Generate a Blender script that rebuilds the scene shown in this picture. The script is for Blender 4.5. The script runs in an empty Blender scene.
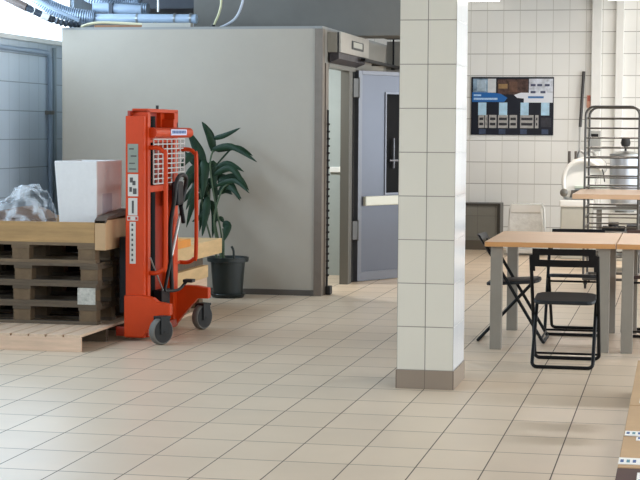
import bpy, bmesh, math, random
from mathutils import Vector, Matrix
R = random.Random(7)
C = bpy.context.scene.collection
sc = bpy.context.scene

# ------------------------------------------------------------------ camera
RT = Vector((0.97866235, 0.20537093, 0.00654156))
UP = Vector((-0.01945302, 0.06091306, 0.9979535))
FW = Vector((-0.20455217, 0.97678676, -0.06360840))
cam_d = bpy.data.cameras.new('camera'); cam = bpy.data.objects.new('camera', cam_d); C.objects.link(cam)
m = Matrix.Identity(4)
for r in range(3):
    m[r][0] = RT[r]; m[r][1] = UP[r]; m[r][2] = -FW[r]
m[2][3] = 1.6
cam.matrix_world = m
cam_d.sensor_width = 36.0
cam_d.lens = 1718.51 / 640.0 * 36.0
cam_d.clip_end = 200
sc.camera = cam

# ------------------------------------------------------------------ world, exposure, lights
w = bpy.data.worlds.new('world'); sc.world = w; w.use_nodes = True
bg = w.node_tree.nodes['Background']
bg.inputs[0].default_value = (0.75, 0.88, 1.0, 1); bg.inputs[1].default_value = 2.5
vs = sc.view_settings
vs.view_transform = 'Standard'; vs.look = 'None'; vs.gamma = 1.0; vs.use_curve_mapping = False
vs.exposure = 0.12

def area(name, loc, direction, sx, sy, power, col):
    l = bpy.data.lights.new(name, 'AREA'); l.shape = 'RECTANGLE'; l.size = sx; l.size_y = sy
    l.energy = power; l.color = col
    o = bpy.data.objects.new(name, l); C.objects.link(o); o.location = loc
    o.rotation_euler = Vector(direction).to_track_quat('-Z', 'Y').to_euler()
    return o
COOL = (0.62, 0.81, 1.0); WARM = (1.0, 0.90, 0.80)
# daylight through the windows
area('window_light', (4.85, 11.5, 1.75), (-1, 0, -0.02), 23.0, 1.8, 620, (0.86, 0.93, 1.0))
area('window_light', (-6.75, 14.0, 3.03), (1, 0, -0.1), 8.2, 0.85, 230, COOL)
area('window_light', (-6.68, 7.5, 2.0), (1, 0.0, -0.35), 3.6, 2.0, 135, COOL)  # unseen nearer opening, added for cool light on the left foreground floor
# fluorescent ceiling lamps
for (x, y, p) in ((1.6, 1.5, 85), (-2.4, 1.5, 12), (1.6, 7.0, 30), (1.8, 13.5, 45), (-0.9, 20.5, 80), (1.9, 20.5, 80)):
    area('ceiling_light', (x, y, 3.38), (0, 0, -1), 1.3, 0.25, p, WARM)

# ------------------------------------------------------------------ helpers
def lin(h):
    h = h.lstrip('#'); o = []
    for i in (0, 2, 4):
        v = int(h[i:i+2], 16) / 255.0
        o.append(v / 12.92 if v <= 0.04045 else ((v + 0.055) / 1.055) ** 2.4)
    return tuple(o) + (1,)

_mc = {}
def mat(name, col, rough=0.6, metal=0.0, noise=0.0, nscale=8.0, bump=0.0, trans=0.0, coat=0.0, stretch=None, emit=None, emit_s=0, alpha=None, spec=None):
    if name in _mc: return _mc[name]
    M = bpy.data.materials.new(name); M.use_nodes = True; nt = M.node_tree; b = nt.nodes['Principled BSDF']
    c = lin(col) if isinstance(col, str) else col
    b.inputs['Base Color'].default_value = c; b.inputs['Roughness'].default_value = rough
    b.inputs['Metallic'].default_value = metal
    if spec is not None: b.inputs['Specular IOR Level'].default_value = spec
    if trans: b.inputs['Transmission Weight'].default_value = trans
    if coat: b.inputs['Coat Weight'].default_value = coat
    if alpha is not None: b.inputs['Alpha'].default_value = alpha
    if emit:
        b.inputs['Emission Color'].default_value = lin(emit); b.inputs['Emission Strength'].default_value = emit_s
    if noise or bump:
        tc = nt.nodes.new('ShaderNodeTexCoord'); mp = nt.nodes.new('ShaderNodeMapping'); n = nt.nodes.new('ShaderNodeTexNoise')
        nt.links.new(tc.outputs['Object'], mp.inputs[0]); nt.links.new(mp.outputs[0], n.inputs['Vector'])
        if stretch: mp.inputs['Scale'].default_value = stretch
        n.inputs['Scale'].default_value = nscale; n.inputs['Detail'].default_value = 6; n.inputs['Roughness'].default_value = 0.65
        if noise:
            mx = nt.nodes.new('ShaderNodeMix'); mx.data_type = 'RGBA'
            mr = nt.nodes.new('ShaderNodeMapRange'); mr.inputs[1].default_value = 0.3; mr.inputs[2].default_value = 0.7
            nt.links.new(n.outputs[0], mr.inputs[0]); nt.links.new(mr.outputs[0], mx.inputs[0])
            mx.inputs[6].default_value = tuple(v * (1 - noise) for v in c[:3]) + (1,)
            mx.inputs[7].default_value = tuple(min(1, v * (1 + noise)) for v in c[:3]) + (1,)
            nt.links.new(mx.outputs[2], b.inputs['Base Color'])
        if bump:
            bp = nt.nodes.new('ShaderNodeBump'); bp.inputs['Strength'].default_value = bump; bp.inputs['Distance'].default_value = 0.01
            nt.links.new(n.outputs[0], bp.inputs['Height']); nt.links.new(bp.outputs[0], b.inputs['Normal'])
    _mc[name] = M
    return M

def tile_mat(name, au, av, wu, wv, ou, ov, gu, gv, base, groutu, groutv, rough, var=0.05, mott=0.05, gloss_noise=0.0, spec=0.4):
    """tiles in the plane of axes au, av: size wu x wv, origin ou, ov, half joint widths gu, gv (metres)"""
    M = bpy.data.materials.new(name); M.use_nodes = True; nt = M.node_tree; N = nt.nodes; L = nt.links
    b = N['Principled BSDF']; tc = N.new('ShaderNodeTexCoord'); sx = N.new('ShaderNodeSeparateXYZ'); L.new(tc.outputs['Object'], sx.inputs[0])
    def mth(op, a, b_=None, c_=None):
        n = N.new('ShaderNodeMath'); n.operation = op
        for i, v in enumerate((a, b_, c_)):
            if v is None: continue
            if isinstance(v, (int, float)): n.inputs[i].default_value = v
            else: L.new(v, n.inputs[i])
        return n.outputs[0]
    def axis(a, wd, off, g):
        t = mth('DIVIDE', mth('SUBTRACT', sx.outputs[a], off), wd)
        fl = mth('FLOOR', t); fr = mth('SUBTRACT', t, fl)
        d = mth('MULTIPLY', mth('MINIMUM', fr, mth('SUBTRACT', 1.0, fr)), wd)
        mr = N.new('ShaderNodeMapRange'); mr.interpolation_type = 'SMOOTHSTEP'
        L.new(d, mr.inputs[0]); mr.inputs[1].default_value = g * 0.5; mr.inputs[2].default_value = g * 1.3
        mr.inputs[3].default_value = 1.0; mr.inputs[4].default_value = 0.0
        return fl, mr.outputs[0]
    fu, mu = axis(au, wu, ou, gu); fv, mv = axis(av, wv, ov, gv)
    cb = N.new('ShaderNodeCombineXYZ'); L.new(fu, cb.inputs[0]); L.new(fv, cb.inputs[1])
    wn = N.new('ShaderNodeTexWhiteNoise'); wn.noise_dimensions = '3D'; L.new(cb.outputs[0], wn.inputs['Vector'])
    ns = N.new('ShaderNodeTexNoise'); ns.inputs['Scale'].default_value = 2.3; ns.inputs['Detail'].default_value = 8; L.new(tc.outputs['Object'], ns.inputs['Vector'])
    f = mth('ADD', mth('MULTIPLY', mth('SUBTRACT', wn.outputs['Value'], 0.5), 2 * var), mth('MULTIPLY', mth('SUBTRACT', ns.outputs[0], 0.5), 2 * mott))
    f = mth('ADD', f, 1.0)
    vm = N.new('ShaderNodeVectorMath'); vm.operation = 'SCALE'; vm.inputs[0].default_value = lin(base)[:3]; L.new(f, vm.inputs['Scale'])
    m1 = N.new('ShaderNodeMix'); m1.data_type = 'RGBA'; L.new(mv, m1.inputs[0]); L.new(vm.outputs[0], m1.inputs[6]); m1.inputs[7].default_value = lin(groutv)
    m2 = N.new('ShaderNodeMix'); m2.data_type = 'RGBA'; L.new(mu, m2.inputs[0]); L.new(m1.outputs[2], m2.inputs[6]); m2.inputs[7].default_value = lin(groutu)
    L.new(m2.outputs[2], b.inputs['Base Color'])
    mg = mth('MAXIMUM', mu, mv)
    r = mth('ADD', mth('MULTIPLY', mg, 0.4), mth('ADD', mth('MULTIPLY', mth('SUBTRACT', ns.outputs[0], 0.5), gloss_noise), rough))
    L.new(r, b.inputs['Roughness'])
    bp = N.new('ShaderNodeBump'); bp.inputs['Strength'].default_value = 0.25; bp.inputs['Distance'].default_value = 0.002; b.inputs['Specular IOR Level'].default_value = spec
    L.new(mth('SUBTRACT', 1.0, mg), bp.inputs['Height']); L.new(bp.outputs[0], b.inputs['Normal'])
    return M

class MB:
    def __init__(s): s.bm = bmesh.new()
    def box(s, x0, x1, y0, y1, z0, z1, bev=0.0, M=None):
        b = bmesh.new()
        bmesh.ops.create_cube(b, size=1.0)
        for v in b.verts:
            v.co = Vector(((x0+x1)/2 + v.co.x*(x1-x0), (y0+y1)/2 + v.co.y*(y1-y0), (z0+z1)/2 + v.co.z*(z1-z0)))
        if bev: bmesh.ops.bevel(b, geom=b.edges[:], offset=bev, segments=2, affect='EDGES', profile=0.6)
        if M is not None: b.transform(M)
        s._add(b); return s
    def _add(s, b):
        me = bpy.data.meshes.new('t'); b.to_mesh(me); b.free(); s.bm.from_mesh(me); bpy.data.meshes.remove(me)
    def tube(s, pts, r, n=10, cap=True, smooth=0, closed=False):
        pts = [Vector(p) for p in pts]
        if smooth: pts = spline(pts, smooth)
        rs = r if isinstance(r, (list, tuple)) else [r]*len(pts)
        if len(rs) != len(pts): rs = [rs[min(len(rs)-1, int(i*len(rs)/len(pts)))] for i in range(len(pts))]
        rings = []; up = None
        K = len(pts)
        for i, p in enumerate(pts):
            if closed: t = (pts[(i+1) % K] - pts[i-1]).normalized()
            else: t = (pts[min(i+1, K-1)] - pts[max(i-1, 0)]).normalized()
            if up is None:
                up = Vector((0, 0, 1)) if abs(t.z) < 0.9 else Vector((1, 0, 0))
            a = t.cross(up)
            if a.length < 1e-5: a = t.cross(Vector((0.3, 1, 0.2)))
            a.normalize(); bb = a.cross(t).normalized(); up = bb
            rings.append([s.bm.verts.new(p + (a*math.cos(2*math.pi*k/n) + bb*math.sin(2*math.pi*k/n))*rs[i]) for k in range(n)])
        for i in range(K if closed else K-1):
            A, B = rings[i], rings[(i+1) % K]
            for k in range(n): s.bm.faces.new((A[k], A[(k+1)%n], B[(k+1)%n], B[k]))
        if cap and not closed: s.bm.faces.new(rings[0][::-1]); s.bm.faces.new(rings[-1])
        return s
    def lathe(s, prof, loc=(0,0,0), n=32, axis='Z', caps=True):
        loc = Vector(loc); rings = []
        for r, h in prof:
            ring = []
            for k in range(n):
                a = 2*math.pi*k/n; c, d = math.cos(a)*r, math.sin(a)*r
                v = Vector((c, d, h)) if axis == 'Z' else (Vector((c, h, d)) if axis == 'Y' else Vector((h, c, d)))
                ring.append(s.bm.verts.new(loc + v))
            rings.append(ring)
        for A, B in zip(rings, rings[1:]):
            for k in range(n): s.bm.faces.new((A[k], A[(k+1)%n], B[(k+1)%n], B[k]))
        if caps:
            s.bm.faces.new(rings[0][::-1]); s.bm.faces.new(rings[-1])
        return s
    def prism(s, poly, axis, a0, a1):
        """poly of 2-D points extruded along axis; for 'Y' poly is (x,z), for 'X' (y,z), for 'Z' (x,y)"""
        def v(p, a): return {'Y': (p[0], a, p[1]), 'X': (a, p[0], p[1]), 'Z': (p[0], p[1], a)}[axis]
        A = [s.bm.verts.new(v(p, a0)) for p in poly]; B = [s.bm.verts.new(v(p, a1)) for p in poly]
        s.bm.faces.new(A); s.bm.faces.new(B[::-1]); n = len(poly)
        for k in range(n): s.bm.faces.new((A[k], B[k], B[(k+1)%n], A[(k+1)%n]))
        return s
    def build(s, name, material, parent=None, smooth=False, loc=None):
        bmesh.ops.recalc_face_normals(s.bm, faces=s.bm.faces[:])
        me = bpy.data.meshes.new(name); s.bm.to_mesh(me); s.bm.free()
        me.materials.append(material)
        if smooth:
            for p in me.polygons: p.use_smooth = True
            me.set_sharp_from_angle(angle=math.radians(40))
        o = bpy.data.objects.new(name, me); C.objects.link(o)
        if parent is not None: o.parent = parent
        if loc is not None: o.location = loc
        return o

def spline(P, k):
    out = []
    for i in range(len(P)-1):
        p0 = P[max(i-1, 0)]; p1 = P[i]; p2 = P[i+1]; p3 = P[min(i+2, len(P)-1)]
        for j in range(k):
            t = j/k
            out.append(0.5*((2*p1) + (p2-p0)*t + (2*p0-5*p1+4*p2-p3)*t*t + (3*p1-p0-3*p2+p3)*t**3))
    out.append(P[-1]); return out

def thing(name, label, cat, loc=(0,0,0), rz=0.0, group=None):
    o = bpy.data.objects.new(name, None); C.objects.link(o); o.location = loc; o.rotation_euler = (0,0,rz)
    o['label'] = label; o['category'] = cat
    if group: o['group'] = group
    return o
def tag(o, label, cat, group=None, kind=None):
    o['label'] = label; o['category'] = cat
    if group: o['group'] = group
    if kind: o['kind'] = kind
    return o
def struct(o, label=None):
    o['kind'] = 'structure'
    if label: o['label'] = label
    return o
def dup(root, loc, rz, label, group=None):
    r = root.copy(); C.objects.link(r); r.location = loc; r.rotation_euler = (0,0,rz); r['label'] = label
    if group: r['group'] = group
    for ch in list(root.children):
        c = ch.copy(); C.objects.link(c); c.parent = r
        for g in ch.children:
            d = g.copy(); C.objects.link(d); d.parent = c
    return r
def box(name, x0, x1, y0, y1, z0, z1, M, parent=None, bev=0.0):
    return MB().box(x0, x1, y0, y1, z0, z1, bev).build(name, M, parent)

# ------------------------------------------------------------------ materials
floor_m = tile_mat('floor tiles', 0, 1, 0.32390, 0.48413, -4.12477, 8.03141, 0.0034, 0.0056, 'D3BFA7', '4C4037', '857868', 0.36, 0.04, 0.10, 0.04)
back_m = tile_mat('back wall tiles', 0, 2, 0.2235, 0.2955, -2.6245, 0.0, 0.0035, 0.0045, 'E8E8E4', 'BEBCB4', '8D8B85', 0.16, 0.02, 0.03)
left_m = tile_mat('left wall tiles', 1, 2, 0.27, 0.29, 16.0, 0.04, 0.004, 0.005, 'CDDAE8', '95A5B4', '84919E', 0.15, 0.02, 0.03)  # white tiles; the blue of the daylight is put into their colour
pil_y = tile_mat('pillar tiles front', 0, 2, 0.1765, 0.2705, -1.7075, 0.117, 0.0028, 0.0030, 'D4CEC0', '777067', '8A837A', 0.2, 0.02, 0.03)
pil_x = tile_mat('pillar tiles side', 1, 2, 0.27, 0.2705, 10.51, 0.117, 0.001, 0.0026, 'D6D8DA', 'B8B8B8', '9A9896', 0.15, 0.02, 0.02)  # cool daylight on this face is put into its lighter, bluer tile colour
skirt_m = mat('brown skirting tile', '8C7D6E', 0.35, noise=0.08)
ceil_m = mat('ceiling paint', '9A9C9C', 0.8, noise=0.05)
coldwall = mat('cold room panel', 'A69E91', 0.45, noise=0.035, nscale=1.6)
metal_trim = mat('brushed trim', '7C7268', 0.45, metal=0.5, noise=0.08)
dark_trim = mat('dark trim', '55504A', 0.5, noise=0.1)
beam_m = mat('grey concrete beam', '6C6963', 0.7, noise=0.12, nscale=1.2)
steel = mat('stainless', 'A8A9A8', 0.3, metal=0.85, noise=0.06)
steel_d = mat('dull steel', '83817B', 0.4, metal=0.7, noise=0.08)
rack_m = mat('rack steel', '5E5B56', 0.42, metal=0.6, noise=0.08)
grey_leg = mat('grey painted table leg', '857D71', 0.5, noise=0.05)
beech = mat('beech top', 'D2AB88', 0.42, noise=0.10, nscale=3, stretch=(1, 9, 9))
beech_e = mat('beech edge', 'C08A55', 0.45, noise=0.12, nscale=3, stretch=(1, 9, 9))
black_p = mat('black plastic', '101114', 0.5, noise=0.2, spec=0.2)
black_pd = mat('charcoal seat', '1E2124', 0.5, noise=0.12, spec=0.3)
black_m = mat('black tube', '0C0C0E', 0.5, spec=0.2)
brown_b = mat('dark brown seatback', '3A231C', 0.4, noise=0.1)
orange = mat('orange-red enamel', 'C53E0E', 0.45, noise=0.07, nscale=5, spec=0.25)
orange_d = mat('dark red enamel', '9C2A0E', 0.45, noise=0.1)
white_p = mat('white plastic', 'E4E4E0', 0.35, noise=0.02)
white_e = mat('white enamel', 'E6E6E2', 0.22, coat=0.4)
poly = mat('polystyrene', 'D9D6D3', 0.75, noise=0.03, nscale=20, bump=0.1)
sticker = mat('sticker white', 'C9C2B8', 0.5)
sticker_g = mat('sticker grey-green', '858A7C', 0.5, noise=0.1)
ink = mat('dark print', '4A4643', 0.6)
ink_b = mat('blue print', '32568C', 0.6)
ink_r = mat('red print', 'A83228', 0.6)
wood_l = mat('light pine', 'CFB095', 0.7, noise=0.16, nscale=3, stretch=(1, 8, 8), bump=0.15)
wood_ly = mat('light pine deck', 'CCB096', 0.7, noise=0.16, nscale=3, stretch=(8, 1, 8), bump=0.15)
wood_o = mat('honey pine', 'A58253', 0.65, noise=0.2, nscale=2.5, stretch=(1, 8, 8), bump=0.15)
wood_d = mat('weathered pallet', '584A3A', 0.8, noise=0.28, nscale=3, stretch=(1, 6, 6), bump=0.2)
wood_d2 = mat('weathered block', '6A563F', 0.85, noise=0.25, nscale=9, bump=0.2)
wood_or = mat('orange stained board', 'D98A2E', 0.6, noise=0.1)
card = mat('cardboard', 'B8966F', 0.75, noise=0.07, nscale=4)
card_b = mat('brown card', '7A5A42', 0.75, noise=0.1)
card_d = mat('dark brown card', '4A2F28', 0.7, noise=0.1)
rubber = mat('black rubber', '141414', 0.6)
tyre = mat('grey tyre', '6B6862', 0.6, noise=0.08)
leaf_m = mat('leaf', '1A3320', 0.5, spec=0.25, noise=0.3, nscale=14)
stem_m = mat('stem', '3F5238', 0.55)
pot_m = mat('dark pot', '17201F', 0.4, noise=0.1)
soil_m = mat('soil', '2A211A', 0.95, noise=0.3, nscale=40, bump=0.5)
lamp_white = mat('lit lamp', 'FFFFFF', 0.5, emit='FFF6E6', emit_s=4.0)

# ------------------------------------------------------------------ room shell
struct(box('floor', -6.75, 4.9, -4, 23.75, -0.12, 0.0, floor_m))
struct(box('ceiling', -6.75, 4.9, -4, 23.75, 3.5, 3.62, ceil_m))
struct(box('wall_back', -6.75, 4.9, 23.6, 23.75, 0, 3.5, back_m))
# left wall: tiled below a high ribbon window, unseen opening added nearer the front for its light
wl = MB()
wl.box(-6.72, -6.6, -4, 5.6, 0, 3.5); wl.box(-6.72, -6.6, 9.4, 9.9, 0, 3.5)
wl.box(-6.72, -6.6, 5.6, 9.4, 0, 0.95); wl.box(-6.72, -6.6, 5.6, 9.4, 3.1, 3.5)
wl.box(-6.72, -6.6, 9.9, 23.6, 0, 2.53); wl.box(-6.72, -6.6, 18.15, 23.6, 2.53, 3.5)
struct(wl.build('wall_left', left_m))
struct(box('trim_1', -6.6, -6.52, 9.9, 18.15, 2.49, 2.535, white_p))
g = MB()
for yy in (9.93, 12.9, 15.4, 18.1): g.box(-6.7, -6.62, yy-0.025, yy+0.025, 2.53, 3.5)
struct(g.build('window_1', white_p))
# right wall with a long window
wr = MB()
wr.box(4.78, 4.9, -4, -0.05, 0, 3.5); wr.box(4.78, 4.9, -0.05, 23.05, 0, 0.82); wr.box(4.78, 4.9, -0.05, 23.05, 2.68, 3.5); wr.box(4.78, 4.9, 23.05, 23.6, 0, 3.5)
struct(wr.build('wall_right', mat('right wall paint', 'CFCDC6', 0.6)))
struct(box('wall_front', -6.6, 4.78, -4, -3.88, 0, 3.5, mat('front wall paint', 'C9C7C0', 0.6)))

# pillar
p = MB().box(-1.7075, -1.3545, 10.512, 11.05, 0.117, 3.5)
pil = p.build('pillar', pil_y); pil.data.materials.append(pil_x)
for f in pil.data.polygons:
    if abs(f.normal.x) > 0.5: f.material_index = 1
struct(pil, 'square tiled pillar')
sk = box('skirting', -1.714, -1.348, 10.505, 11.057, 0, 0.117, tile_mat('skirting tiles', 0, 2, 0.1765, 0.5, -1.7075, -0.2, 0.002, 0.001, '8F8071', '6A5E52', '6A5E52', 0.35, 0.03, 0.1), pil)

# cold room
cw = MB().box(-6.02, -3.455, 16.22, 16.32, 0.055, 2.575)
cr = struct(cw.build('wall_partition_front', coldwall))
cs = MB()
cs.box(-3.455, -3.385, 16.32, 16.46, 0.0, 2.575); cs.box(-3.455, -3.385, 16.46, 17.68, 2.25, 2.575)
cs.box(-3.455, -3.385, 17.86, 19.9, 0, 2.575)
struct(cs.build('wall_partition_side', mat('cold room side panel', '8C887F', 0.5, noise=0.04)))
struct(box('ceiling_partition', -6.02, -3.385, 16.22, 19.9, 2.575, 2.6, mat('panel lid', '8D8E8C', 0.6)))
struct(box('wall_partition_left', -6.02, -5.95, 16.32, 19.9, 0, 2.575, coldwall))
struct(box('wall_partition_inner', -5.95, -3.455, 18.62, 18.7, 0.0, 2.575, mat('inner light panel', 'A3ABA9', 0.5, noise=0.03)))
struct(box('trim_2', -3.455, -3.38, 16.205, 16.32, 0, 2.575, metal_trim))
struct(box('trim_3', -3.39, -3.37, 16.33, 16.46, 0, 2.25, metal_trim))
struct(box('baseboard_partition', -6.02, -3.455, 16.205, 16.32, 0, 0.055, dark_trim))
struct(box('trim_4', -3.46, -3.365, 16.46, 17.86, 2.215, 2.25, steel_d))
struct(box('trim_5', -3.46, -3.37, 17.52, 17.70, 0, 2.215, mat('door jamb', '6C6A64', 0.45, metal=0.4)))
struct(box('dark_gap', -3.46, -3.385, 17.70, 17.86, 0, 2.25, mat('black gap', '121214', 0.6)))  # solid black strip; its colour stands in for the shade of the gap
area('cold_room_fill', (-4.3, 17.2, 2.5), (0.15, 0.2, -1), 0.4, 0.4, 45, (0.95, 1, 1))  # added fill light, no lamp seen; brightens the pale panel inside the doorway
# wall switch inside
sw = thing('conduit_box', 'small white box fixed on the pale panel inside the doorway', 'switch box', (-3.715, 18.62, 1.17))
box('housing', -0.075, 0.065, -0.03, 0, -0.03, 0.03, white_p, sw, 0.006); box('toggle', 0.035, 0.065, -0.045, -0.03, -0.03, 0.035, mat('bright white', 'F4F2EA', 0.4), sw, 0.004)
# dark cable chain hanging in the doorway
ch = MB(); ch.tube([(-3.362, 16.40, 0.03), (-3.362, 16.40, 1.80)], 0.009, 8)
for k in range(22): ch.box(-3.37, -3.345, 16.385, 16.42, 0.18+k*0.07, 0.20+k*0.07)
cc = ch.build('rubber_seal', rubber); tag(cc, 'black ribbed rubber strip hanging along the left jamb of the doorway', 'rubber strip')
struct(cc)
box('foot', -3.37, -3.32, 16.35, 16.46, 0.0, 0.085, rubber, cc, 0.01)

# door leaf standing open
H = (-3.365, 17.865, 0)
d = bpy.data.objects.new('door_1', None); C.objects.link(d); d.location = H; d.rotation_euler = (0, 0, math.radians(60)); d['kind'] = 'structure'
d['label'] = 'insulated metal door standing open beside the cold room'; 
dm = mat('blue-grey door skin', '5C5F68', 0.36, metal=0.4, noise=0.04, nscale=2)
df = mat('door frame steel', '6E6F74', 0.4, metal=0.5)
lf = MB(); x0, x1, z0, z1 = 0.06, 1.02, 0.10, 2.19
lf.box(x0, 0.46, -0.03, 0.03, z0, z1); lf.box(0.84, x1, -0.03, 0.03, z0, z1)
lf.box(0.46, 0.84, -0.03, 0.03, z0, 0.93); lf.box(0.46, 0.84, -0.03, 0.03, 2.0, z1)
lf.build('leaf', dm, d)
fr = MB(); fr.box(0.0, 0.06, -0.04, 0.04, 0.005, 2.235, 0.004); fr.box(1.02, 1.07, -0.04, 0.04, 0.005, 2.235); fr.box(0.06, 1.02, -0.04, 0.04, 0.005, 0.10); fr.box(0.06, 1.02, -0.04, 0.04, 2.19, 2.235, 0.004)
fr.build('door_frame', df, d)
gw = MB(); gw.box(0.46, 0.84, -0.005, 0.01, 0.93, 2.0)
gl = gw.build('pane', mat('dark pane', '060607', 0.6, spec=0.1), d)
wf = MB(); wf.box(0.445, 0.465, -0.04, -0.03, 0.915, 2.015); wf.box(0.835, 0.855, -0.04, -0.03, 0.915, 2.015); wf.box(0.465, 0.835, -0.04, -0.03, 0.915, 0.935); wf.box(0.465, 0.835, -0.04, -0.03, 1.995, 2.015)
wf.build('window_frame', mat('pane frame', '7D8089', 0.45, metal=0.3), d)
MB().tube([(0.6, -0.03, 1.2), (0.6, -0.03, 1.52)], 0.012).tube([(0.53, -0.03, 1.28), (0.67, -0.03, 1.28)], 0.012).build('latch', df, d)
box('door_handle', 0.09, 1.0, -0.075, -0.03, 0.805, 0.905, mat('ivory rail', 'D8D6C6', 0.4), d, 0.012)
for zz in (0.45, 1.95):
    MB().box(-0.10, 0.0, -0.055, -0.02, zz, zz+0.2, 0.006).tube([(-0.01, -0.05, zz-0.01), (-0.01, -0.05, zz+0.21)], 0.013).build('hinge', mat('hinge grey', '5F5E5C', 0.5, metal=0.3), d)

# partition behind the door, and beam over it
struct(box('wall_partition_back', -3.385, -2.75, 19.9, 20.0, 0, 2.64, mat('rear panel', '8B8881', 0.55, noise=0.05)))
struct(box('ceiling_beam', -5.15, -2.62, 17.9, 18.5, 2.60, 3.5, beam_m))
b2 = MB().box(-3.37, -2.75, 19.0, 19.85, 2.66, 3.5)  # shade of the gap over the rear panel is put into this dark block
struct(b2.build('shadow_gap', mat('shadow gap dark', '1C1C1E', 0.8)))
pp = MB().tube([(-3.30, 19.86, 2.33), (-3.30, 19.86, 2.66)], 0.011).box(-3.32, -3.28, 19.83, 19.9, 2.31, 2.35)
tag(pp.build('hanging_rod', black_m), 'thin black rod hanging above the open metal door', 'rod')
rl = MB(); rl.box(-3.25, -3.2, 17.5, 19.85, 2.315, 2.345)
tr = rl.build('cable_tray', black_m); tag(tr, 'dark rail running back above the open metal door', 'rail')
box('bracket', -3.385, -3.25, 18.9, 18.94, 2.32, 2.34, black_m, tr)

# unit mounted over doorway
un = thing('cooling_unit', 'grey metal box with a small display mounted above the cold room doorway', 'cooling unit', (-3.385, 16.45, 2.36))
box('housing', 0.0, 0.10, 0.0, 1.53, 0.0, 0.195, mat('unit side', '9C978C', 0.45, metal=0.3, noise=0.05), un, 0.006)
box('seam', 0.10, 0.114, 0.0, 1.53, 0.0, 0.195, mat('seam black', '1A1A1C', 0.5), un)
fp = box('front_panel', 0.114, 0.135, 0.0, 1.53, 0.0, 0.20, mat('unit face', 'B4AEA4', 0.4, metal=0.35, noise=0.08), un, 0.005)
dsp = box('display', 0.135, 0.142, 0.56, 1.18, 0.055, 0.14, mat('display rim', '2B2B2B', 0.4), un)
box('screen', 0.142, 0.145, 0.62, 1.1, 0.075, 0.13, mat('display pale', 'B9B7AB', 0.4), dsp)
MB().prism([(0.02, 0.0), (0.11, 0.0), (0.11, -0.06), (0.02, -0.10)], 'Y', 0.02, 1.45).build('air_duct', mat('dark grille', '3A3538', 0.5, noise=0.4, nscale=20), un)

# ------------------------------------------------------------------ ducts and pipes over the cold room
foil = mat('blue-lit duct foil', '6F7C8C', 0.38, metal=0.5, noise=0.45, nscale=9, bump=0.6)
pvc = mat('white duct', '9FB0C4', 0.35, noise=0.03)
def ribbed(pts, r, amp, k, name, M, label, cat='duct'):
    P = spline([Vector(q) for q in pts], k)
    rs = [r + (amp if i % 2 else -amp) for i in range(len(P))]
    o = MB().tube(P, rs, 14).build(name, M, None, True); tag(o, label, cat); return o
MB0 = MB().tube([(-5.95, 17.0, 2.742), (-4.86, 17.0, 2.728)], 0.047, 18)
ho = tag(MB0.build('straight_duct', pvc, None, True), 'straight white round duct lying above the cold room top', 'duct')
for xx in (-5.5, -5.1, -4.93): MB().tube([(xx, 17, 2.735), (xx+0.02, 17, 2.735)], 0.052, 18).build('collar', steel, ho, True)
for xx in (-5.3, -4.95): box('support', xx-0.02, xx+0.02, 16.98, 17.02, 2.6, 2.72, steel_d, ho)
ribbed([(-6.75+0.18, 16.75, 3.0), (-6.42, 16.85, 2.87), (-6.2, 16.95, 2.78), (-5.95, 17.0, 2.745)], 0.075, 0.003, 22, 'flexible_duct', foil, 'large silver corrugated duct curving down to the white duct')
ribbed([(-6.45, 17.4, 3.2), (-6.15, 17.42, 2.99), (-5.85, 17.42, 2.885), (-5.5, 17.4, 2.865)], 0.06, 0.003, 22, 'flexible_duct', foil, 'silver corrugated duct running just above the large curving one')
ribbed([(-6.4, 17.75, 3.13), (-6.15, 17.75, 3.0), (-5.9, 17.75, 2.94), (-5.7, 17.75, 2.95)], 0.07, 0.003, 20, 'flexible_duct', foil, 'uppermost silver corrugated duct, close under the ceiling')
o = MB().tube([(-6.0, 17.1, 2.86), (-5.66, 17.12, 2.84), (-5.50, 17.15, 2.83)], 0.05, 16, smooth=4).build('duct_elbow', pvc, None, True); tag(o, 'pale bent duct end above the straight white duct', 'duct')
box('clamp', -5.82, -5.78, 17.05, 17.17, 2.78, 2.90, mat('navy clamp', '26303E', 0.5), o)
o = MB().tube([(-6.55, 15.9, 2.91), (-6.26, 15.9, 2.775)], 0.04, 12).build('slanting_pipe', mat('brown pipe', '54463F', 0.5, noise=0.1), None, True)
tag(o, 'brown pipe slanting down along the edge of the bright window', 'pipe')
MB().tube([(-6.26, 15.9, 2.775), (-6.02, 15.95, 2.66)], 0.034, 12).build('pipe_lagging', mat('navy lagging', '27303C', 0.5), o, True)
for (xx, zz, ww) in ((-6.255, 2.773, 0.012), (-6.20, 2.745, 0.008), (-6.08, 2.69, 0.03)):
    MB().tube([(xx-ww, 15.9, zz+ww*0.48), (xx+ww, 15.93, zz-ww*0.48)], 0.038, 12).build('clip', white_p, o, True)
o = MB().tube([(-6.5, 16.3, 2.97), (-6.2, 16.4, 2.81), (-5.95, 16.5, 2.69)], 0.018, 10, smooth=4).build('thin_pipe', pvc, None, True); tag(o, 'thin white pipe running above the brown slanting pipe', 'pipe')
for i in range(5):
    xx = -6.07 + i*0.035
    pass
o = ribbed([(-6.16, 16.12, 2.71), (-6.0, 16.15, 2.645), (-5.86, 16.3, 2.63)], 0.03, 0.008, 9, 'coiled_hose', mat('dark hose', '36404C', 0.4, metal=0.3), 'dark coiled hose bent over the corner of the cold room', 'hose')
o = MB().tube([(-5.9, 16.4, 2.612), (-5.75, 16.42, 2.655), (-5.5, 16.45, 2.655), (-5.0, 16.4, 2.62)], 0.014, 8, smooth=6).build('cream_cable', mat('cream cable', 'CFC8A8', 0.5), None, True); tag(o, 'cream cable lying along the top of the cold room', 'cable')
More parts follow.
